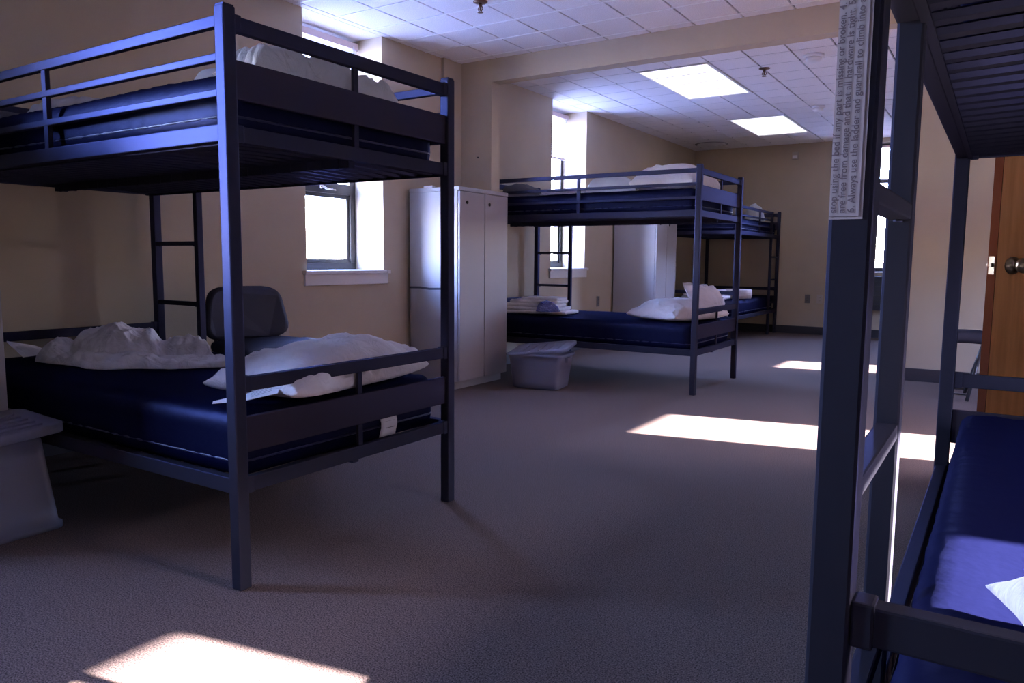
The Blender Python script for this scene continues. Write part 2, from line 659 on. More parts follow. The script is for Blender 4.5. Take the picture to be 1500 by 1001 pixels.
# ---- windows
def left_window(num, y0, y1, blind_z, label, handle=True):
    root = node(f'window_{num}', kind='structure')
    XF0, XF1 = WX - .35, WX - .28
    z0, z1 = SILL + .02, 2.53
    f = .055
    m = MB()
    m.box(XF0, XF1, y0, y1, z0, z0 + f, .004).box(XF0, XF1, y0, y1, z1 - f, z1, .004)
    m.box(XF0, XF1, y0, y0 + f, z0 + f, z1 - f, .004).box(XF0, XF1, y1 - f, y1, z0 + f, z1 - f, .004)
    m.build('window_frame', 'window_bronze', root)
    zb = 1.44
    MB().box(XF0 + .005, XF1 + .004, y0 + f, y1 - f, zb, zb + .075, .004).build('transom_bar', 'window_bronze', root)
    # opening sash below the bar
    s = .028
    m = MB()
    m.box(XF0 + .02, XF1 - .012, y0 + f, y1 - f, z0 + f, z0 + f + s).box(XF0 + .02, XF1 - .012, y0 + f, y1 - f, zb - s, zb)
    m.box(XF0 + .02, XF1 - .012, y0 + f, y0 + f + s, z0 + f + s, zb - s).box(XF0 + .02, XF1 - .012, y1 - f - s, y1 - f, z0 + f + s, zb - s)
    m.build('sash', 'window_bronze', root)
    MB().box(XF0 + .03, XF0 + .036, y0 + f + s, y1 - f - s, z0 + f + s, zb - s).build('pane', 'window_glass', root)
    MB().box(XF0 + .03, XF0 + .036, y0 + f, y1 - f, zb + .075, z1 - f).build('pane', 'window_glass', root)
    yc = (y0 + y1) / 2 + .02
    h = MB()
    h.lathe([(.018, 0), (.018, .01), (.012, .02), (.006, .022)], (XF1 + .004, yc, zb + .045), 14, 'X')
    h.tube([(XF1 + .02, yc, zb + .045), (XF1 + .03, yc + .03, zb + .03), (XF1 + .03, yc + .12, zb + .024)], .007, 8)
    h.build('handle', 'chrome', root)
    # sill board and apron
    MB().box(WX - .28, WX + .035, y0 - .0, y1, SILL, SILL + .025, .004).box(WX, WX + .035, y0 - .04, y0, SILL, SILL + .025).box(WX, WX + .035, y1, y1 + .04, SILL, SILL + .025).build('sill', 'sill_white', root)
    MB().box(WX, WX + .018, y0 - .03, y1 + .03, SILL - .075, SILL, .003).build('apron', 'sill_white', root)
    portal('portal', (WX - .37, (y0 + y1) / 2, (z0 + z1) / 2), y1 - y0, z1 - z0, (1, 0, 0))
    # venetian blind
    if blind_z:
        b = thing('window_blind', label, 'blind', (WX - .235, (y0 + y1) / 2, 2.53), group='window blinds')
        hw = (y1 - y0) / 2 - .012
        MB().box(-.02, .02, -hw, hw, -.045, 0, .003).build('head_rail', 'blind_rail', b)
        MB().box(-.014, .014, -hw, hw, blind_z - 2.53, blind_z - 2.53 + .018, .003).build('bottom_rail', 'blind_rail', b)
        zz = -.06
        src = None
        while zz > blind_z - 2.53 + .03:
            if src is None:
                sl = MB()
                sl.loft([[(-.012, yy, -.006), (0, yy, .0015), (.012, yy, .006), (.012, yy, .0065), (0, yy, .0021), (-.012, yy, -.0055)] for yy in (-hw, hw)], smooth=False)
                src = sl.build('slat', 'blind_slat', b)
                src.location = (0, 0, zz)
            else:
                inst(src, 'slat', b, (0, 0, zz))
            zz -= .0235
        for yy in (-hw * .7, hw * .7):
            MB().box(-.0012, .0012, yy - .0012, yy + .0012, blind_z - 2.53, -.045).build('ladder_cord', 'blind_white', b)
        MB().tube([(.03, hw - .06, -.03), (.032, hw - .06, -.5), (.03, hw - .055, -.75)], .004, 6).build('tilt_wand', 'blind_white', b)
    return root


left_window(1, LW[1][0], LW[1][1], 1.56, 'white mini blind half lowered in the window above the black chair')
left_window(2, LW[2][0], LW[2][1], 2.05, 'white mini blind drawn high in the far-room window behind the second bunk')
left_window(3, LW[0][0], LW[0][1], None, '')

for k, (a, b) in enumerate(RW):
    RS = RSILL[k]
    root = node(f'window_{k + 4}', kind='structure')
    f = .03
    m = MB()
    m.box(XR + .04, XR + .08, a, b, RS, RS + f).box(XR + .04, XR + .08, a, b, RH - f, RH)
    m.box(XR + .04, XR + .08, a, a + f, RS + f, RH - f).box(XR + .04, XR + .08, b - f, b, RS + f, RH - f)
    m.build('window_frame', 'window_bronze', root)
    MB().box(XR + .058, XR + .063, a + f, b - f, RS + f, RH - f).build('pane', 'window_glass', root)
    portal('portal', (XR + .14, (a + b) / 2, (RS + RH) / 2), b - a, RH - RS, (-1, 0, 0))

root = node('window_8', kind='structure')
f = .05
a, b = FW
m = MB()
m.box(a, b, YB + .12, YB + .18, .86, .86 + f).box(a, b, YB + .12, YB + .18, 2.50 - f, 2.50)
m.box(a, a + f, YB + .12, YB + .18, .86 + f, 2.50 - f).box(b - f, b, YB + .12, YB + .18, .86 + f, 2.50 - f)
m.build('window_frame', 'window_bronze', root)
MB().box(a + f, b - f, YB + .12, YB + .185, 2.0, 2.06).build('transom_bar', 'window_bronze', root)
MB().box(a + f, b - f, YB + .15, YB + .155, .86 + f, 2.0).build('pane', 'window_glass', root)
MB().box(a + f, b - f, YB + .15, YB + .155, 2.06, 2.50 - f).build('pane', 'window_glass', root)
MB().box(a - .03, b + .03, YB - .03, YB + .12, .84, .86, .003).build('sill', 'sill_white', root)
portal('portal', ((a + b) / 2, YB + .25, 1.68), b - a, 1.6, (0, -1, 0))
bl = thing('window_blind', 'white mini blind over the top pane of the far wall window', 'blind', ((a + b) / 2, YB + .085, 2.47), group='window blinds')
hw = (b - a) / 2 - .03
MB().box(-hw, hw, -.015, .015, -.03, 0, .003).build('head_rail', 'blind_rail', bl)
MB().box(-hw, hw, -.012, .012, -.43, -.415, .003).build('bottom_rail', 'blind_rail', bl)
src = None
for k in range(15):
    if src is None:
        src = MB().loft([[(xx, -.011, -.004), (xx, 0, .001), (xx, .011, .004), (xx, .011, .0045), (xx, 0, .0016), (xx, -.011, -.0035)] for xx in (-hw, hw)], smooth=False).build('slat', 'blind_slat', bl)
        src.location = (0, 0, -.045)
    else:
        inst(src, 'slat', bl, (0, 0, -.045 - k * .0245))

h = thing('wall_heater', 'dark boxy unit on the far wall below the far window', 'heater', (-1.36, YB, .36))
MB().box(-.30, .30, -.10, 0, 0, .44, .008).build('body', 'heater_dark', h)
m = MB()
for k in range(6):
    m.box(-.26, .26, -.108, -.1, .06 + k * .06, .075 + k * .06)
m.build('grille', 'plastic_black', h)

# ---- the oak door standing open at the right
door = node('door_1', kind='structure', loc=(0, 0, 0))
ang = R(40)
ROT = Matrix.Translation((-.026, 3.55, 0)) @ Matrix.Rotation(ang, 4, 'Z')
LEN = .90
m = MB().box(.0015, LEN, 0, .045, .012, 2.03, .002)
m.move(mtx=ROT).build('leaf', 'door_oak', door)
m = MB().box(-.001, .0015, 0, .045, .012, 2.03)
m.move(mtx=ROT).build('edge_strip', 'door_edge', door, label='dark red-brown latch edge')
m = MB()
m.lathe([(.034, 0), (.034, -.006), (.022, -.012), (.013, -.016), (.013, -.034), (.026, -.044), (.030, -.056), (.026, -.066), (.012, -.071), (.0, -.072)], (.07, 0, .965), 20, 'Y')
m.lathe([(.034, .045), (.034, .051), (.013, .06), (.013, .08), (.028, .09), (.028, .105), (.0, .116)], (.07, 0, .965), 20, 'Y')
m.move(mtx=ROT).build('knob', 'brass_old', door, label='round tarnished metal knob')
m = MB().box(-.010, -.001, .014, .030, .958, .974, .003).box(-.002, 0, .008, .037, .93, 1.0)
m.move(mtx=ROT).build('latch', 'latch_metal', door)
m = MB()
m.box(.66, .86, 3.18, 3.23, 0, 2.06).box(.66, .86, 4.115, 4.16, 0, 2.06).box(.66, .86, 3.18, 4.16, 2.06, 2.11)
m.build('door_frame', 'door_edge', door)
m = MB()
for zz in (.25, 1.05, 1.85):
    m.tube([(.650, 4.133, zz - .045), (.650, 4.133, zz + .045)], .007, 8)
m.build('hinge', 'brass_old', door)


# ------------------------------------------------------------------ bunk beds
BL, BW, BP, BH, DZ = 1.97, 1.03, 0.040, 1.652, 1.005


def bar(m, x0, x1, y0, y1, z0, z1):
    return m.box(x0, x1, y0, y1, z0, z1, .003)


def make_bunk(label, loc, rz):
    t = thing('bunk_bed', label, 'bunk bed', loc, rz, 'dark steel bunk beds')
    me = None
    for px in (0, BL - BP):
        for py in (0, BW - BP):
            if me is None:
                me = MB().box(0, BP, 0, BP, 0, BH, .004).box(.003, BP - .003, .003, BP - .003, BH, BH + .004).build('post', 'frame_paint', t)
            else:
                o = inst(me, 'post', t, (px, py, 0))
    src = {}

    def put(name, key, mk, matn, loc_):
        if key not in src:
            src[key] = mk().build(name, matn, t)
            src[key].location = loc_
        else:
            inst(src[key], name, t, loc_)

    def endrail(hh):
        def f():
            m = MB()
            bar(m, -.0125, .0125, BP, BW - BP, 0, hh)
            bar(m, -.016, .016, BP, BP + .022, -.003, hh + .003)      # hook plates at the posts
            bar(m, -.016, .016, BW - BP - .022, BW - BP, -.003, hh + .003)
            return m
        return f
    for xe in (BP / 2, BL - BP / 2):
        for dz in (0, DZ):
            put('end_rail', 'e1', endrail(.042), 'frame_paint', (xe, 0, .585 + dz))
            put('end_rail', 'e2', endrail(.045), 'frame_paint', (xe, 0, .286 + dz))
            put('end_panel', 'p', lambda: MB().box(-.009, .009, BP, BW - BP, 0, .106, .003), 'panel_reflection_brown', (xe, 0, .404 + dz))
            put('baluster', 'b1', lambda: MB().box(-.006, .006, -.010, .010, 0, .074), 'frame_paint', (xe, BW / 2, dz + .3305))
            put('baluster', 'b1', None, 'frame_paint', (xe, BW / 2, dz + .5105))
    LX = BP + .33            # inner face of the ladder upright
    for side in (0, 1):
        yc = BP / 2 if side == 0 else BW - BP / 2
        inn = 1 if side == 0 else -1
        for dz in (0, DZ):
            def sr(inn=inn):
                m = MB()
                bar(m, BP, BL - BP, -.015, .015, 0, .047)
                a, b = sorted((inn * .015, inn * .028))
                m.box(BP, BL - BP, a, b, -.004, .000)                  # ledge that carries the slats
                return m
            put('side_rail', f's{side}', sr, 'frame_paint', (0, yc, .286 + dz))
        xa = BP if side == 0 else LX
        for z0, z1 in ((1.600, 1.631), (1.510, 1.531), (1.414, 1.435)):
            bar(MB(), xa, BL - BP, yc - .011, yc + .011, z0, z1).build('guard_rail', 'frame_paint', t)
        MB().box(BL / 2 - .013, BL / 2 + .013, yc - .008, yc + .008, 1.338, 1.600).build('baluster', 'frame_paint', t)
    MB().box(LX, LX + .030, BW - BP, BW - BP + .034, 0, 1.635, .004).build('ladder_upright', 'frame_paint', t)
    for z in (.43, .735, 1.04):
        m = MB()
        bar(m, BP, LX, BW - BP + .002, BW - BP + .030, z - .011, z + .011)
        for xx in (BP + .02, LX - .02):
            m.lathe([(.006, -.015), (.006, -.0115), (.003, -.0105)], (xx, BW - BP + .016, z), 8)
        put('rung', f'r{z}', lambda m=m: m, 'frame_paint', (0, 0, 0))

    def slat():
        m = MB()
        n = 10
        rings = []
        for i in range(n + 1):
            yy = .045 + (BW - .09) * i / n
            zz = .010 * (1 - (2 * i / n - 1) ** 2)
            rings.append([(-.019, yy, zz), (-.013, yy, zz - .009), (.013, yy, zz - .009), (.019, yy, zz), (.012, yy, zz + .004), (-.012, yy, zz + .004)])
        return m.loft(rings, smooth=False)
    ns = 24
    for dz in (0, DZ):
        for k in range(ns):
            put('slat', 'sl', slat, 'frame_paint', (BP + .05 + (BL - 2 * BP - .1) * k / (ns - 1), 0, .2960 + dz))
        m = MB()
        m.box(BP, BL - BP, BW / 2 - .014, BW / 2 + .014, -.034, -.004)
        for k in range(ns):
            xx = BP + .05 + (BL - 2 * BP - .1) * k / (ns - 1)
            m.box(xx - .006, xx + .006, BW / 2 - .017, BW / 2 + .017, -.036, .002)
        put('center_rail', 'cr', lambda m=m: m, 'frame_paint', (0, 0, .3000 + dz))
    m = MB()
    bar(m, -.0, BP, 0, BP, 0, .012)
    return t


def make_mattress(label, bed_loc, rz, z, seed, top=.183, ripple=0.003, dx=0.0, dy=0.0, group='navy vinyl mattresses'):
    """lies on the slats of one tier"""
    L2, W2 = 1.86, (.885 if dy else .925)
    vs, fs = rounded_box(L2 / 2, W2 / 2, top / 2, .05, (72, 20, 5))
    out = []
    for p in vs:
        ex = max(0, abs(p.y) / (W2 / 2) - .86) / .14
        exx = max(0, abs(p.x) / (L2 / 2) - .90) / .1
        e = min(1, max(ex, exx))
        wob = .006 * nz(p.x * 2.2 + seed, p.y * 2.2, p.z * 3)
        rp = ripple * e * (1 if abs(p.z) > .02 else .5) * math.sin((p.x if ex > exx else p.y) * 95 + 2.2 * nz(p.x * 3, seed, 0))
        q = Vector(p)
        q.y += math.copysign(rp + wob * .6, p.y) if ex > 0 else 0
        if p.z > 0:
            q.z += rp * .8 + wob - .004 * (1 - e)
        q.z += .0
        out.append(q + Vector((BL / 2 + dx, BW / 2 + dy, top / 2)))
    t = thing('mattress', label, 'mattress', (bed_loc[0], bed_loc[1], z), rz, group)
    m = MB().add(out, fs, True)
    m.build('cover', 'vinyl_navy', t)
    # welted seam running round the lower edge
    hx, hy = L2 / 2 - .0005, W2 / 2 - .0005
    ring = [Vector((BL / 2 + dx + p[0], BW / 2 + dy + p[1], .055)) for p in rrect(hx, hy, .05, 0, 4)]
    MB().tube(ring, .004, 6, closed=True).build('seam', 'vinyl_seam', t)
    return t


BEDS = {
    'a': ((-3.780, 1.360), 0),
    'b': ((-3.800, 5.290), 0),
    'c': ((-3.635, 10.815), R(-90)),
    'd': ((.882, .800), R(90)),
}
bed_a = make_bunk('nearest bunk bed on the left, its blue-lit guard rail facing the camera', (*BEDS['a'][0], 0), 0)
bed_b = copy_tree(bed_a, (*BEDS['b'][0], 0), 0, 'middle bunk bed just behind the stub wall, plastic bin at its foot')
bed_c = copy_tree(bed_a, (*BEDS['c'][0], 0), BEDS['c'][1], 'furthest bunk bed against the far wall corner')
bed_d = copy_tree(bed_a, (*BEDS['d'][0], 0), BEDS['d'][1], 'foreground bunk bed at right with a paper warning label on its post')

ZL, ZU = .3105, 1.3155
mats_ = [
    ('a', ZL, 1, 'navy mattress under the crumpled sheet on the lower tier of the nearest left bunk', .207),
    ('a', ZU, 2, 'navy mattress behind the blue-lit guard rail on the upper tier of the nearest left bunk', .186),
    ('b', ZL, 3, 'navy mattress under the folded linens on the lower tier of the middle bunk', .207),
    ('b', ZU, 4, 'navy mattress on the upper tier of the middle bunk, under the pillow by the post', .186),
    ('c', ZL, 5, 'navy mattress on the lower tier of the furthest bunk', .207),
    ('c', ZU, 6, 'navy mattress on the upper tier of the furthest bunk', .186),
    ('d', ZL, 7, 'sunlit navy mattress on the lower tier of the foreground right bunk', .207),
    ('d', ZU, 8, 'dark mattress seen from below through the slats of the foreground right bunk', .186),
]
for k, z, seed, lab, top in mats_:
    mt = make_mattress(lab, BEDS[k][0], BEDS[k][1], z, seed * 3.7, top, .0055 if (k == 'd') else .0025, dy=.002 if k == 'd' else 0)
    if k == 'a' and z == ZL:
        tg = MB()
        # care tag sewn on the end seam
        X = BL / 2 + .93 + .004
        rows = [[(X + .002 + .006 * math.sin(i * 1.1), .650 + .085 * j / 4, .086 - .072 * i / 4) for j in range(5)] for i in range(5)]
        vs = [p for r_ in rows for p in r_] + [(p[0] + .0012, p[1], p[2]) for r_ in rows for p in r_]
        fs = []
        for i in range(4):
            for j in range(4):
                q = i * 5 + j
                fs.append((q, q + 1, q + 6, q + 5))
                fs.append((q + 25, q + 30, q + 31, q + 26))
        for i in range(4):
            for q, s in ((i * 5, 5), (i * 5 + 4, 5)):
                fs.append((q, q + s, q + s + 25, q + 25))
            for q in (i, 20 + i):
                fs.append((q, q + 1, q + 26, q + 25))
        tg.add(vs, fs, True)
        to = tg.build('care_tag', 'paper', mt, label='white printed care tag on the mattress end')
        pr = MB()
        for r_ in range(4):
            zz = .070 - r_ * .008
            pr.box(X + .0062, X + .0078, .664 + .004 * r_, .722, zz - .0014, zz + .0014)
        pr.build('print_line', 'print_grey', to)

# warning label on the near post of the foreground bunk (D). in its local frame the post face looks along -x
lab_z0, lab_z1 = 1.012, 1.43
lb = MB().box(-.0010, -.0002, BW - .031, BW - .0008, lab_z0, lab_z1).build('warning_label', 'label_paper', bed_d, label='pale paper warning label with text running up the post')
bd = MB()
bd.box(-.0014, -.0009, BW - .0282, BW - .0276, lab_z0 + .0028, lab_z1)
bd.box(-.0014, -.0009, BW - .0282, BW - .001, lab_z0 + .0024, lab_z0 + .0030)
bd.build('label_border', 'label_ink', lb)
LINES = ['stop using the bed if any part is missing or broken. 4. Check often', 'are free from damage and that all hardware is tight. 5. Use only a',
         '6. Always use the ladder and guardrail to climb into and out of']
for k, txt in enumerate(LINES):
    cu = bpy.data.curves.new('lettering', 'FONT')
    cu.body = txt
    cu.size = .0092
    cu.offset = .00012
    tmp = bpy.data.objects.new('lettering_curve', cu)
    COL.objects.link(tmp)
    bpy.context.view_layer.update()
    me = bpy.data.meshes.new_from_object(tmp.evaluated_get(bpy.context.evaluated_depsgraph_get()))
    bpy.data.objects.remove(tmp)
    bpy.data.curves.remove(cu)
    me.materials.clear()
    me.materials.append(MATS['label_ink'])
    o = bpy.data.objects.new('lettering', me)
    COL.objects.link(o)
    o.parent = lb
    # text x axis -> +z, text y axis (up) -> +y local (which is the left of the post as seen), normal -> -x
    yy = (BW - .0072, BW - .0150, BW - .0235)[k]
    o.matrix_local = Matrix(((0, 0, -1, -.0013), (0, 1, 0, yy), (1, 0, 0, lab_z0 + .006), (0, 0, 0, 1)))


# ------------------------------------------------------------------ lockers
def make_locker(label, x1, y0, depth=.56, wid=.62, h=1.50):
    t = thing('locker', label, 'locker', (x1 - depth, y0, 0), 0, 'tall grey steel lockers')
    m = MB()
    m.box(0, depth - .02, 0, .012, .06, h - .03, .003)
    m.box(0, depth - .02, wid - .012, wid, .06, h - .03, .003)
    m.box(0, .012, .012, wid - .012, .06, h - .03)
    m.box(.012, depth - .03, .012, wid - .012, .06, .08)
    m.build('body', 'locker_grey', t)
    MB().box(-.0, depth, -.004, wid + .004, h - .03, h, .006).build('top_lip', 'locker_grey', t)
    MB().box(.02, depth - .05, .012, wid - .012, 0, .06).build('plinth', 'locker_grey', t)
    for k in (0, 1):
        a = .004 + k * (wid / 2)
        b = a + wid / 2 - .008
        d = MB().box(depth - .020, depth, a, b, .065, h - .034, .004).build('door', 'locker_grey', t)
        yk = a + .055 if k == 0 else a + .055
        MB().lathe([(.013, 0), (.013, .006), (.009, .009), (.0, .0095)], (depth, yk + (.03 if k == 0 else 0), h - .11), 14, 'X').build('lock', 'lock_dark', d)
    return t


lk = make_locker('grey locker between the near window and the stub wall, dark tape strip on its side', -3.35, 4.485, .475, .64)
m = MB()
pts = [(.095, .755), (.20, .757), (.29, .749), (.40, .752), (.505, .756)]
rows = [[(x - .0, -.0015, z - .008), (x, -.0015, z + .008), (x, .0, z + .008), (x, .0, z - .008)] for x, z in pts]
m.loft([[(p[0] - .100, p[1], p[2]) for p in r_] for r_ in rows], smooth=False)
m.build('tape_strip', 'tape_dark', lk, label='wavy strip of dark tape')
pk = MB().box(-3.70, -3.615, 4.50, 4.535, 1.50, 1.517, .003).build('paper_packet', 'paper')
tag(pk, 'small white packet lying on top of the near locker', 'packet')
make_locker('grey locker in the far room behind the middle bunk', -3.31, 8.14, .53, .62, 1.50)
make_locker('grey locker edge at the left border of the picture behind the clear bin', -3.11, .722, .58, .618, 1.50)


# ------------------------------------------------------------------ black side chair by the window
ch = thing('side_chair', 'black padded side chair under the near window', 'chair', (-3.265, 2.68, 0), R(-98))
# local: +y faces forward
vs, fs = rounded_box(.25, .215, .030, .028, (16, 14, 2))
vs = [Vector((p.x * (1 - .10 * max(0, -p.y / .215)), p.y, p.z + .012 * (1 - (p.x / .235) ** 2) * (1 - (p.y / .215) ** 2) - .018 * max(0, p.y / .215) ** 3 + .500)) for p in vs]
MB().add(vs, fs, True).build('seat', 'chair_vinyl', ch)
# backrest: rounded shield, wider at the bottom
BR = []
nb = 28
for (s, dy) in ((.90, .024), (.985, .018), (1.0, .006), (1.0, -.010), (.97, -.020)):
    ring = []
    for k in range(nb):
        a = 2 * PI * k / nb
        ca, sa = math.cos(a), math.sin(a)
        ux = math.copysign(abs(ca) ** .42, ca)
        uz = math.copysign(abs(sa) ** .42, sa)
        zz = uz * .150
        wx = .262 - .050 * (zz + .15) / .30
        x = ux * wx * s
        z = .665 + zz * s
        ring.append((x, -.235 - .10 * (z - .52) + dy - .06 * (x / .24) ** 2 * -1 * .5, z - .012 * (x / .24) ** 2 * (1 if uz < 0 else 0) * -1.2))
    BR.append(ring)
m = MB().loft(BR)
m.build('backrest', 'chair_vinyl', ch)
for sx in (-1, 1):
    m = MB().tube([(sx * .205, .20, 0), (sx * .205, .175, .20), (sx * .20, .13, .465), (sx * .19, .0, .475)], .011, 8)
    m.build('leg', 'chair_metal', ch)
    m = MB().tube([(sx * .20, -.27, 0), (sx * .20, -.225, .22), (sx * .195, -.19, .47), (sx * .185, -.215, .53), (sx * .16, -.25, .62)], .011, 8)
    m.build('leg', 'chair_metal', ch)
MB().tube([(-.19, 0, .462), (0, .01, .46), (.19, 0, .462)], .010, 8).tube([(-.195, -.19, .462), (.195, -.19, .462)], .010, 8).build('seat_frame', 'chair_metal', ch)
# dark plastic edge with a shiny tip beyond the seat
m = MB().tube([(-.235, .17, .492), (-.268, .06, .512), (-.270, -.07, .515), (-.245, -.17, .500)], .013, 8)
m.build('edge_guard', 'plastic_black', ch)
MB().lathe([(.0, -.02), (.012, -.016), (.016, 0), (.012, .016), (0, .02)], (-.262, .09, .512), 12).build('guard_cap', 'chrome', ch)

# folding stool by the partition
st = thing('folding_stool', 'small black folding stool standing before the right partition wall', 'stool', (-.19, 6.33, 0), R(4))
vs, fs = rounded_box(.120, .10, .045, .035, (12, 12, 2))
MB().add([Vector((p.x, p.y, p.z + .448 + .006 * (1 - (p.x / .12) ** 2))) for p in vs], fs, True).build('seat', 'chair_vinyl', st)
for sx in (-1, 1):
    for sy in (-1, 1):
        o = .122 if sy > 0 else .130
        MB().tube([(sx * (o - .02), -sy * .08, .42), (sx * (o - .02) + (-.09 if sx > 0 else .01), sy * .15, .008)], .013, 8).build('leg', 'chair_metal', st)
m = MB()
for sy, o in ((1, .122), (-1, .130)):
    m.tube([(-o + .03, sy * .128, .05), (o - .10, sy * .128, .05)], .007, 6)
m.build('stretcher', 'chair_metal', st)


# ------------------------------------------------------------------ storage bins
def bin_mesh(hx, hy, h, flare, rim):
    """open tub: tapered wall with a rolled rim, base at z=0"""
    r = .035
    t = .003
    m = MB()
    R_ = [rrect(hx - .02, hy - .02, r, 0), rrect(hx, hy, r, .012)]
    for i in range(1, 7):
        k = i / 6
        R_.append(rrect(hx + flare * k, hy + flare * k, r, .012 + (h - .03) * k))
    R_ += [rrect(hx + flare + rim, hy + flare + rim, r + rim, h - .018), rrect(hx + flare + rim, hy + flare + rim, r + rim, h),
           rrect(hx + flare - t, hy + flare - t, r, h)]
    R_ += [rrect(hx - t, hy - t, r, .016)]
    m.loft(R_)
    return m


def lid_mesh(hx, hy, t=.022):
    m = MB()
    r = .04
    m.loft([rrect(hx, hy, r, 0), rrect(hx, hy, r, t), rrect(hx - .012, hy - .012, r, t + .004), rrect(hx - .02, hy - .02, r, t - .004), rrect(hx - .05, hy - .05, r, t - .006)])
    for k in range(5):
        x = -hx * .6 + hx * 1.2 * k / 4
        m.box(x - .006, x + .006, -hy * .7, hy * .7, t - .008, t + .001)
    return m


b2 = thing('storage_bin', 'milky plastic storage bin with a lid askew at the foot of the middle bunk', 'bin', (-2.935, 4.97, 0), R(9), 'clear plastic storage bins')
bin_mesh(.185, .125, .27, .028, .014).build('tub', 'bin_plastic', b2)
ml = lid_mesh(.235, .165)
ml.move(mtx=Matrix.Translation((.015, .0, .292)) @ Matrix.Rotation(R(-6), 4, 'Y') @ Matrix.Rotation(R(7), 4, 'X') @ Matrix.Rotation(R(4), 4, 'Z'))
ml.build('lid', 'bin_plastic', b2, label='crooked milky lid')
for sx in (-1, 1):
    MB().box(sx * .222 - .014, sx * .222 + .014, -.05, .05, .205, .245, .006).build('handle', 'bin_plastic', b2)

b1 = thing('storage_bin', 'clear plastic storage bin turned over, loose lid on top, beside the nearest bunk', 'bin', (-2.935, 1.185, 0), R(0), 'clear plastic storage bins')
m = bin_mesh(.110, .140, .335, .030, .012)
m.move(mtx=Matrix.Translation((0, 0, .335)) @ Matrix.Rotation(PI, 4, 'X'))
m.build('tub', 'bin_plastic', b1)
ml = lid_mesh(.155, .185, .03)
ml.move(mtx=Matrix.Translation((.02, .0, .352)) @ Matrix.Rotation(R(4), 4, 'Y') @ Matrix.Rotation(R(3), 4, 'X') @ Matrix.Rotation(R(3), 4, 'Z'))
ml.build('lid', 'bin_plastic', b1)
MB().box(-.10, .10, -.13, .13, .335, .343).build('base_rib', 'bin_plastic', b1)


# ------------------------------------------------------------------ bedding
def pillow_mesh(a, b, T, seed, wr=.012, nu=46, nv=34, flat=.55, pinch=.05, bend=0.0, skew=0.0):
    """a = half length, b = half width, T = thickness; bottom rests at z=0"""
    m = MB()
    def surf(top):
        out = []
        for i in range(nu + 1):
            row = []
            for j in range(nv + 1):
                u = math.sin((i / nu - .5) * PI)
                v = math.sin((j / nv - .5) * PI)
                prof = max(0, (1 - abs(u) ** 3.2)) ** .5 * max(0, (1 - abs(v) ** 3.0)) ** .5
                x = a * u * (1 - pinch * (1 - v * v) * 1.0) + .012 * nz(u * 2 + seed, v * 2, 1) * (1 - prof)
                y = b * v * (1 - pinch * (1 - u * u) * 1.0) + .012 * nz(u * 2, v * 2 + seed, 5) * (1 - prof)
                edge = (1 - prof)
                fold = wr * (ridge(u * 2.2 + seed, v * 1.4, seed) - .55) + wr * .9 * edge * math.sin(8 * (u * .6 + v) + 5 * nz(u * 2 + seed, v * 2, 2)) * prof ** .3
                if top:
                    z = T * flat + T * (1 - flat) * prof + fold * min(1, prof * 3) + skew * u * T * prof
                    z = T * .30 + (z - T * flat) / (1 - flat) * .70 + (0)
                else:
                    z = T * .30 * (1 - prof ** .6)
                z = max(z, .001)
                row.append((x, y + bend * (1 - u * u), z))
            out.append(row)
        return out
    for top in (True, False):
        g = surf(top)
        vs = [p for r_ in g for p in r_]
        n = nv + 1
        fs = [(i * n + j, i * n + j + 1, (i + 1) * n + j + 1, (i + 1) * n + j) for i in range(nu) for j in range(nv)]
        m.add(vs, fs, True)
    # weld the rim
    return m


def make_pillow(label, loc, rz, a, b, T, seed, matn='cloth_white', tilt=None, group='white pillows', **k):
    t = thing('pillow', label, 'pillow', loc, rz, group)
    m = pillow_mesh(a, b, T, seed, **k)
    if tilt:
        m.move(mtx=tilt)
    m.build('cushion', matn, t)
    return t


def crumple(outline, hfun, seed, fold=.02, nr=22, na=72, thick=.004):
    """a crumpled sheet: outline(angle)->radius pair, hfun(x,y)->height; closed underneath"""
    m = MB()
    rings = []
    for i in range(nr + 1):
        f = i / nr
        ring = []
        for k in range(na):
            a = 2 * PI * k / na
            rx, ry = outline(a)
            jit = 1 + .10 * nz(math.cos(a) * 3 + seed, math.sin(a) * 3, f * 1.5) * f
            x, y = rx * f * math.cos(a) * jit, ry * f * math.sin(a) * jit
            h = hfun(x, y)
            fl = fold * (ridge(x * 9 + seed, y * 7, seed) - .35) * (.35 + .65 * min(1, h * 14 + .2))
            z = max(thick, h + fl) if f < .985 else thick * .8
            ring.append((x, y, z))
        rings.append(ring)
    rings[0] = [rings[1][k] for k in range(na)]
    vs = [p for r_ in rings[1:] for p in r_]
    n = na
    c0 = len(vs)
    cx = (0, 0, hfun(0, 0) + fold * .2)
    vs.append(cx)
    fs = [(c0, k, (k + 1) % n) for k in range(n)]
    for i in range(nr - 1):
        for k in range(n):
            fs.append((i * n + k, (i + 1) * n + k, (i + 1) * n + (k + 1) % n, i * n + (k + 1) % n))
    base = len(vs)
    vs += [(p[0], p[1], .0005) for p in rings[-1]]
    for k in range(n):
        fs.append(((nr - 1) * n + k, base + k, base + (k + 1) % n, (nr - 1) * n + (k + 1) % n))
    fs.append(tuple(base + k for k in range(n)))
    return m.add(vs, fs, True)


def bump2(x, y, cx, cy, sx, sy, h, p=2):
    d = abs((x - cx) / sx) ** p + abs((y - cy) / sy) ** p
    return h * max(0, 1 - d) ** .6 if d < 1 else 0


ZT = .519           # top of the lower mattresses
ZTU = 1.500         # top of the upper mattresses

# --- nearest bunk, lower tier
sh = thing('bed_sheet', 'crumpled white sheet heaped on the lower mattress of the nearest left bunk', 'sheet', (-3.20, 1.87, ZT - .003), R(20))


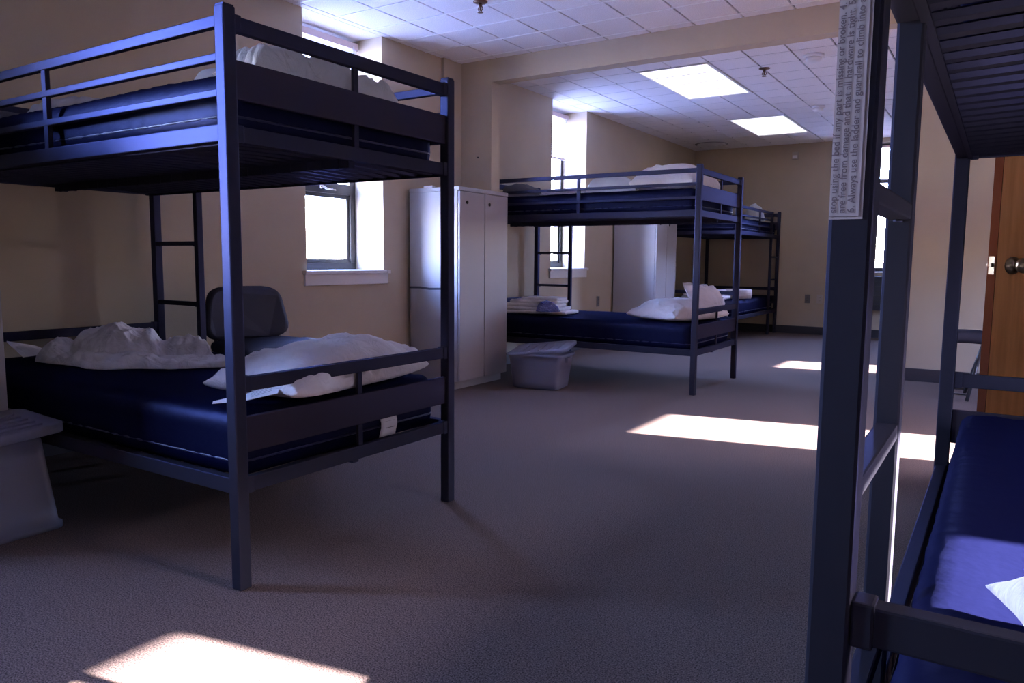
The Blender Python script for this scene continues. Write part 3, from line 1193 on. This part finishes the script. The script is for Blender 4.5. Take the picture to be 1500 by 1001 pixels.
def out1(a):
    rx = .36 + .12 * max(0, math.cos(a)) ** 3 + .05 * math.cos(3 * a + .5) + .03 * math.cos(7 * a)
    ry = .27 + .04 * math.cos(2 * a + 1) + .025 * math.cos(6 * a + 2)
    return rx, ry


def h1(x, y):
    base = .016
    mound = bump2(x, y, -.10, .06, .22, .17, .135, 2.4)
    arm = bump2(x, y, .20, .14, .16, .07, .085)
    front = bump2(x, y, .02, -.14, .30, .10, .045)
    flap = bump2(x, y, -.30, -.05, .08, .12, .075)
    return max(base, mound, arm, front, flap)


crumple(out1, h1, 3.1, .046, 52, 170).build('sheet_heap', 'cloth_white', sh)
# sharp turned-up corner at the left and the tail running to the right
m = MB()
m.loft([[(-.40, -.16, .02), (-.395, -.02, .02), (-.40, .0, .024), (-.405, -.15, .024)],
        [(-.47, -.17, .085), (-.44, -.06, .055), (-.445, -.05, .058), (-.475, -.165, .089)]], smooth=False)
m.build('turned_corner', 'cloth_white', sh)

pa = make_pillow('white pillow on the lower tier of the nearest bunk beside its end rail', (-2.03, 1.915, ZT - .006), R(97), .375, .20, .165, 2.3, wr=.016, skew=.10, pinch=.07)
m = MB()
rings = []
for i in range(9):
    k = i / 8
    rr = .050 * (1 - (2 * k - 1) ** 4 * .35) * (1 if k < .9 else .7)
    rings.append([(.07 + .10 * k * 0 + rr * math.cos(2 * PI * j / 22) * (1 + .10 * math.sin(5 * j + i)) - .05 + .012 * i * 0,
                   -.188 + .05 * (1 - k) - .012 * k, .070 + rr * .85 * math.sin(2 * PI * j / 22) * (1 + .06 * math.cos(7 * j))) for j in range(22)])
m.loft(rings)
m.build('case_end', 'cloth_white', pa, label='bunched open end of the pillowcase')
# folded instruction leaflet by the pillow
lf = thing('leaflet', 'white printed leaflet folded beside the pillow on the nearest lower bunk', 'paper', (-1.95, 1.51, ZT + .004), R(52))
m = MB()
m.loft([[(-.10, -.03, .006), (-.10, .03, .002), (-.10, .03, .0035), (-.10, -.03, .0075)],
        [(.0, -.035, .012), (.0, .035, .020), (.0, .035, .0215), (.0, -.035, .0135)],
        [(.09, -.04, .03), (.10, .03, .05), (.10, .03, .0515), (.09, -.04, .0315)]], smooth=False)
m.build('sheet', 'paper', lf)
m = MB()
for k in range(4):
    y = -.020 + k * .013
    za, zb = .0178 + .114 * y, .0432 + .23 * y
    m.add([(.012, y - .0015, za + .0035), (.075, y - .0015, zb - .0010), (.075, y + .0015, zb - .0004), (.012, y + .0015, za + .0039)], [(0, 1, 2, 3)])
m.build('print_line', 'print_grey', lf)
rg = thing('brown_wrapper', 'small brown scrap tucked behind the leaflet on the nearest lower bunk', 'wrapper', (-2.06, 1.56, ZT - .002), R(30))
crumple(lambda a: (.035, .022), lambda x, y: bump2(x, y, 0, 0, .034, .021, .035), 8.8, .006, 8, 26, .003).build('scrap', 'stain_brown', rg)

# --- nearest bunk, upper tier
make_pillow('greyish white pillow on the upper tier of the nearest bunk', (-1.965, 1.815, ZTU - .006), R(89), .305, .105, .125, 5.2, 'cloth_grey', wr=.034, skew=-.10, pinch=.10)
cb = thing('plastic_bag', 'crinkled clear bag lying far back on the upper tier of the nearest bunk', 'bag', (-3.10, 1.72, ZTU - .003), R(8), 'crinkled plastic bags')
crumple(lambda a: (.36 + .03 * math.cos(5 * a), .17), lambda x, y: bump2(x, y, -.1, 0, .30, .16, .085) + .004, 12.2, .045, 18, 64).build('film', 'bag_plastic', cb)
cb = thing('plastic_bag', 'small crinkled white bag beside the pillow on the upper tier of the nearest bunk', 'bag', (-2.27, 1.64, ZTU - .003), R(8), 'crinkled plastic bags')
crumple(lambda a: (.12 + .01 * math.cos(5 * a), .10), lambda x, y: bump2(x, y, .03, 0, .085, .085, .075) + .004, 4.2, .03, 12, 40).build('film', 'bag_plastic', cb)
db = thing('blanket', 'dark folded blanket at the wall end of the nearest upper bunk', 'blanket', (-3.60, 1.72, ZTU - .003), 0)
vs, fs = rounded_box(.11, .20, .035, .03, (10, 14, 2))
MB().add([Vector((p.x, p.y, p.z + .035 + .006 * nz(p.x * 9, p.y * 9, 2))) for p in vs], fs, True).build('fold', 'blanket_dark', db)

# --- middle bunk, upper tier
make_pillow('plump white pillow on the upper tier of the middle bunk', (-2.20, 5.80, ZTU - .006), R(90), .36, .25, .225, 7.7, wr=.016)
cb = thing('plastic_bag', 'clear bag of linens lying along the upper tier of the middle bunk', 'bag', (-2.66, 5.53, ZTU - .003), R(4), 'crinkled plastic bags')
crumple(lambda a: (.21 + .01 * math.cos(5 * a), .13), lambda x, y: bump2(x, y, .02, 0, .20, .12, .13, 3) + .004, 15.2, .03, 14, 48).build('film', 'bag_plastic', cb)
fs_ = thing('folded_sheet', 'flat white folded sheet on the upper tier of the middle bunk', 'sheet', (-3.05, 5.58, ZTU - .003), R(5))
for k in range(3):
    vs, f_ = rounded_box(.20 - .006 * k, .14 - .005 * k, .008, .007, (10, 8, 1))
    MB().add([Vector((p.x + .004 * k, p.y, p.z + .009 + .0165 * k + .003 * nz(p.x * 8, p.y * 8, k))) for p in vs], f_, True).build('fold', 'cloth_white', fs_)
db = thing('blanket', 'dark grey blanket heap at the wall end of the middle upper bunk', 'blanket', (-3.56, 5.72, ZTU - .003), 0)
crumple(lambda a: (.17, .26), lambda x, y: bump2(x, y, -.06, 0, .22, .24, .12) + .01, 21.0, .02, 16, 48).build('heap', 'blanket_dark', db)

# --- middle bunk, lower tier
make_pillow('white pillow lying flat on the lower tier of the middle bunk behind the end rail', (-2.14, 5.74, ZT - .006), R(72), .33, .245, .165, 9.4, wr=.016)
make_pillow('white pillow propped up behind the flat pillow on the lower tier of the middle bunk', (-2.00, 5.98, ZT - .006), R(66), .22, .14, .10, 11.9, tilt=Matrix.Translation((0, .03, .0)) @ Matrix.Translation((0, 0, .135)) @ Matrix.Rotation(R(56), 4, 'X') @ Matrix.Rotation(R(10), 4, 'Y'), wr=.014)
ls = thing('linen_stack', 'pile of folded white linens on the lower mattress of the middle bunk', 'linens', (-3.36, 5.68, ZT - .004), R(8))
zz = 0
for k, (hx, hy, hz) in enumerate(((.30, .17, .014), (.25, .155, .016), (.235, .15, .018), (.22, .14, .016), (.17, .12, .012))):
    vs, f_ = rounded_box(hx, hy, hz, hz * .95, (18, 12, 1))
    ox = (-.01, -.03, -.05, -.02, .03)[k]
    MB().add([Vector((p.x + ox + .012 * nz(p.y * 6, k, 0), p.y + .01 * nz(p.x * 6, k, 3), p.z + zz + hz + .006 * nz(p.x * 9 + k, p.y * 9, k))) for p in vs], f_, True).build('folded_linen', 'cloth_white', ls)
    zz += hz * 2 - .003
bb = thing('plastic_bag', 'shiny blue plastic bundle beside the pile of linens', 'bag', (-3.20, 5.52, ZT + .022), R(10), 'crinkled plastic bags')
crumple(lambda a: (.105, .06), lambda x, y: bump2(x, y, 0, 0, .10, .058, .065) + .003, 31.0, .05, 18, 60).build('film', 'bag_blue', bb)

# --- furthest bunk
cb = thing('plastic_bag', 'bluish white plastic bag on the upper tier of the furthest bunk', 'bag', (-2.745, 10.02, ZTU - .003), 0, 'crinkled plastic bags')
crumple(lambda a: (.13, .13), lambda x, y: bump2(x, y, 0, 0, .125, .125, .20) + .004, 41.0, .04, 14, 44).build('film', 'bag_plastic', cb)
cs = thing('folded_sheet', 'white folded sheets on the near end of the furthest lower bunk', 'sheet', (-3.05, 9.12, ZT - .003), R(3))
for k in range(3):
    vs, f_ = rounded_box(.26 - .02 * k, .17 - .01 * k, .020, .018, (12, 10, 1))
    MB().add([Vector((p.x, p.y, p.z + .021 + .037 * k + .006 * nz(p.x * 8, p.y * 8, k))) for p in vs], f_, True).build('fold', 'cloth_white', cs)
rt = thing('rolled_towel', 'white rolled towel on the near edge of the furthest lower bunk', 'towel', (-2.78, 9.42, ZT - .003), R(25))
m = MB()
sp = [(.006 + .0052 * i / 4 * math.cos(0), 0) for i in range(1)]
m.tube([(-.19, 0, .06), (-.1, .004, .062), (.1, -.004, .062), (.19, 0, .06)], [.056, .062, .062, .057], 18)
m.build('roll', 'cloth_white', rt)

# --- foreground bunk: sunlit pillow corner at the right border
make_pillow('sunlit white pillow on the lower tier of the foreground right bunk', (.335, 1.03, ZT - .006), R(8), .315, .16, .12, 17.3, wr=.010, pinch=.14)

# ------------------------------------------------------------------ small fittings
for k, (x, y, lab) in enumerate(((-1.765, 6.55, 'brass fire sprinkler on the far-room ceiling'), (-2.83, 4.0, 'brass fire sprinkler on the near ceiling'))):
    s = thing('fire_sprinkler', lab, 'sprinkler', (x, y, ZC), 0, 'fire sprinklers')
    MB().lathe([(.045, 0), (.045, -.004), (.03, -.010), (.012, -.012)], (0, 0, 0), 20).build('escutcheon', 'sprinkler_brass', s)
    MB().lathe([(.011, -.01), (.011, -.03), (.007, -.032), (.007, -.05), (.004, -.055)], (0, 0, 0), 12).tube([(-.012, 0, -.03), (-.018, 0, -.045), (-.004, 0, -.062)], .003, 6).tube([(.012, 0, -.03), (.018, 0, -.045), (.004, 0, -.062)], .003, 6).build('nozzle', 'sprinkler_brass', s)
    MB().lathe([(.0, -.062), (.018, -.063), (.018, -.066), (0, -.067)], (0, 0, 0), 14).build('deflector', 'sprinkler_brass', s)
for x, y, r_, lab in ((-1.335, 6.33, .075, 'round white smoke detector on the far-room ceiling nearer the beam'), (-1.70, 8.38, .065, 'round white smoke detector on the far-room ceiling behind the nearer one')):
    s = thing('smoke_detector', lab, 'smoke detector', (x, y, ZC), 0, 'smoke detectors')
    MB().lathe([(r_, 0), (r_, -.018), (r_ * .93, -.022)], (0, 0, 0), 28).build('base', 'detector_white', s)
    MB().lathe([(r_ * .8, -.02), (r_ * .78, -.042), (r_ * .6, -.054), (r_ * .2, -.058), (0, -.058)], (0, 0, 0), 28).build('head', 'detector_white', s)
v = thing('ceiling_vent', 'round ceiling air diffuser in the far left corner', 'vent', (-3.45, 10.32, ZC))
m = MB()
for r0, z in ((.24, -.004), (.19, -.016), (.14, -.026), (.09, -.034)):
    m.lathe([(r0, z + .012), (r0 - .0, z + .006), (r0 - .035, z), (r0 - .04, z + .004)], (0, 0, 0), 32)
m.build('ring', 'detector_white', v)
MB().lathe([(.22, 0), (.22, -.003), (0, -.004)], (0, 0, 0), 24).build('throat', 'plenum_dark', v)


def outlet(lab, loc, rz, matn, group='wall outlets'):
    t = thing('wall_outlet', lab, 'outlet', loc, rz, group)
    MB().box(-.036, .036, -.006, 0, -.058, .058, .003).build('cover_plate', matn, t)
    for z in (-.021, .021):
        m = MB().box(-.017, .017, -.009, -.006, z - .014, z + .014, .002)
        s_ = m.build('socket', matn, t)
        MB().box(-.008, -.005, -.0095, -.0088, z - .006, z + .006).box(.005, .008, -.0095, -.0088, z - .006, z + .006).build('slot', 'plastic_black', s_)
    return t


outlet('dark outlet plate low on the far wall right of the furthest bunk', (-2.215, YB, .48), 0, 'outlet_grey')
outlet('second dark outlet plate on the far wall partly behind the right post', (-2.06, YB, .48), 0, 'outlet_light')
outlet('dark outlet plate on the left wall below the far-room window', (WX, 7.79, .51), R(90), 'outlet_grey')
outlet('beige outlet plate on the left wall behind the black chair', (WX, 3.29, .485), R(90), 'outlet_light')
s = thing('motion_sensor', 'small cream sensor box high on the far wall', 'sensor', (-2.46, YB, 2.40))
MB().box(-.04, .04, -.035, 0, -.05, .05, .01).build('housing', 'outlet_light', s)
MB().box(-.03, .03, -.040, -.035, -.035, .005, .004).build('lens_window', 'detector_white', s)
n = MB().lathe([(.007, 0), (.007, -.006), (.003, -.009), (0, -.009)], (-3.66, BY0, 1.80), 10, 'Y').build('wall_screw', 'lock_dark')
tag(n, 'small dark screw in the stub wall above the near locker', 'screw')
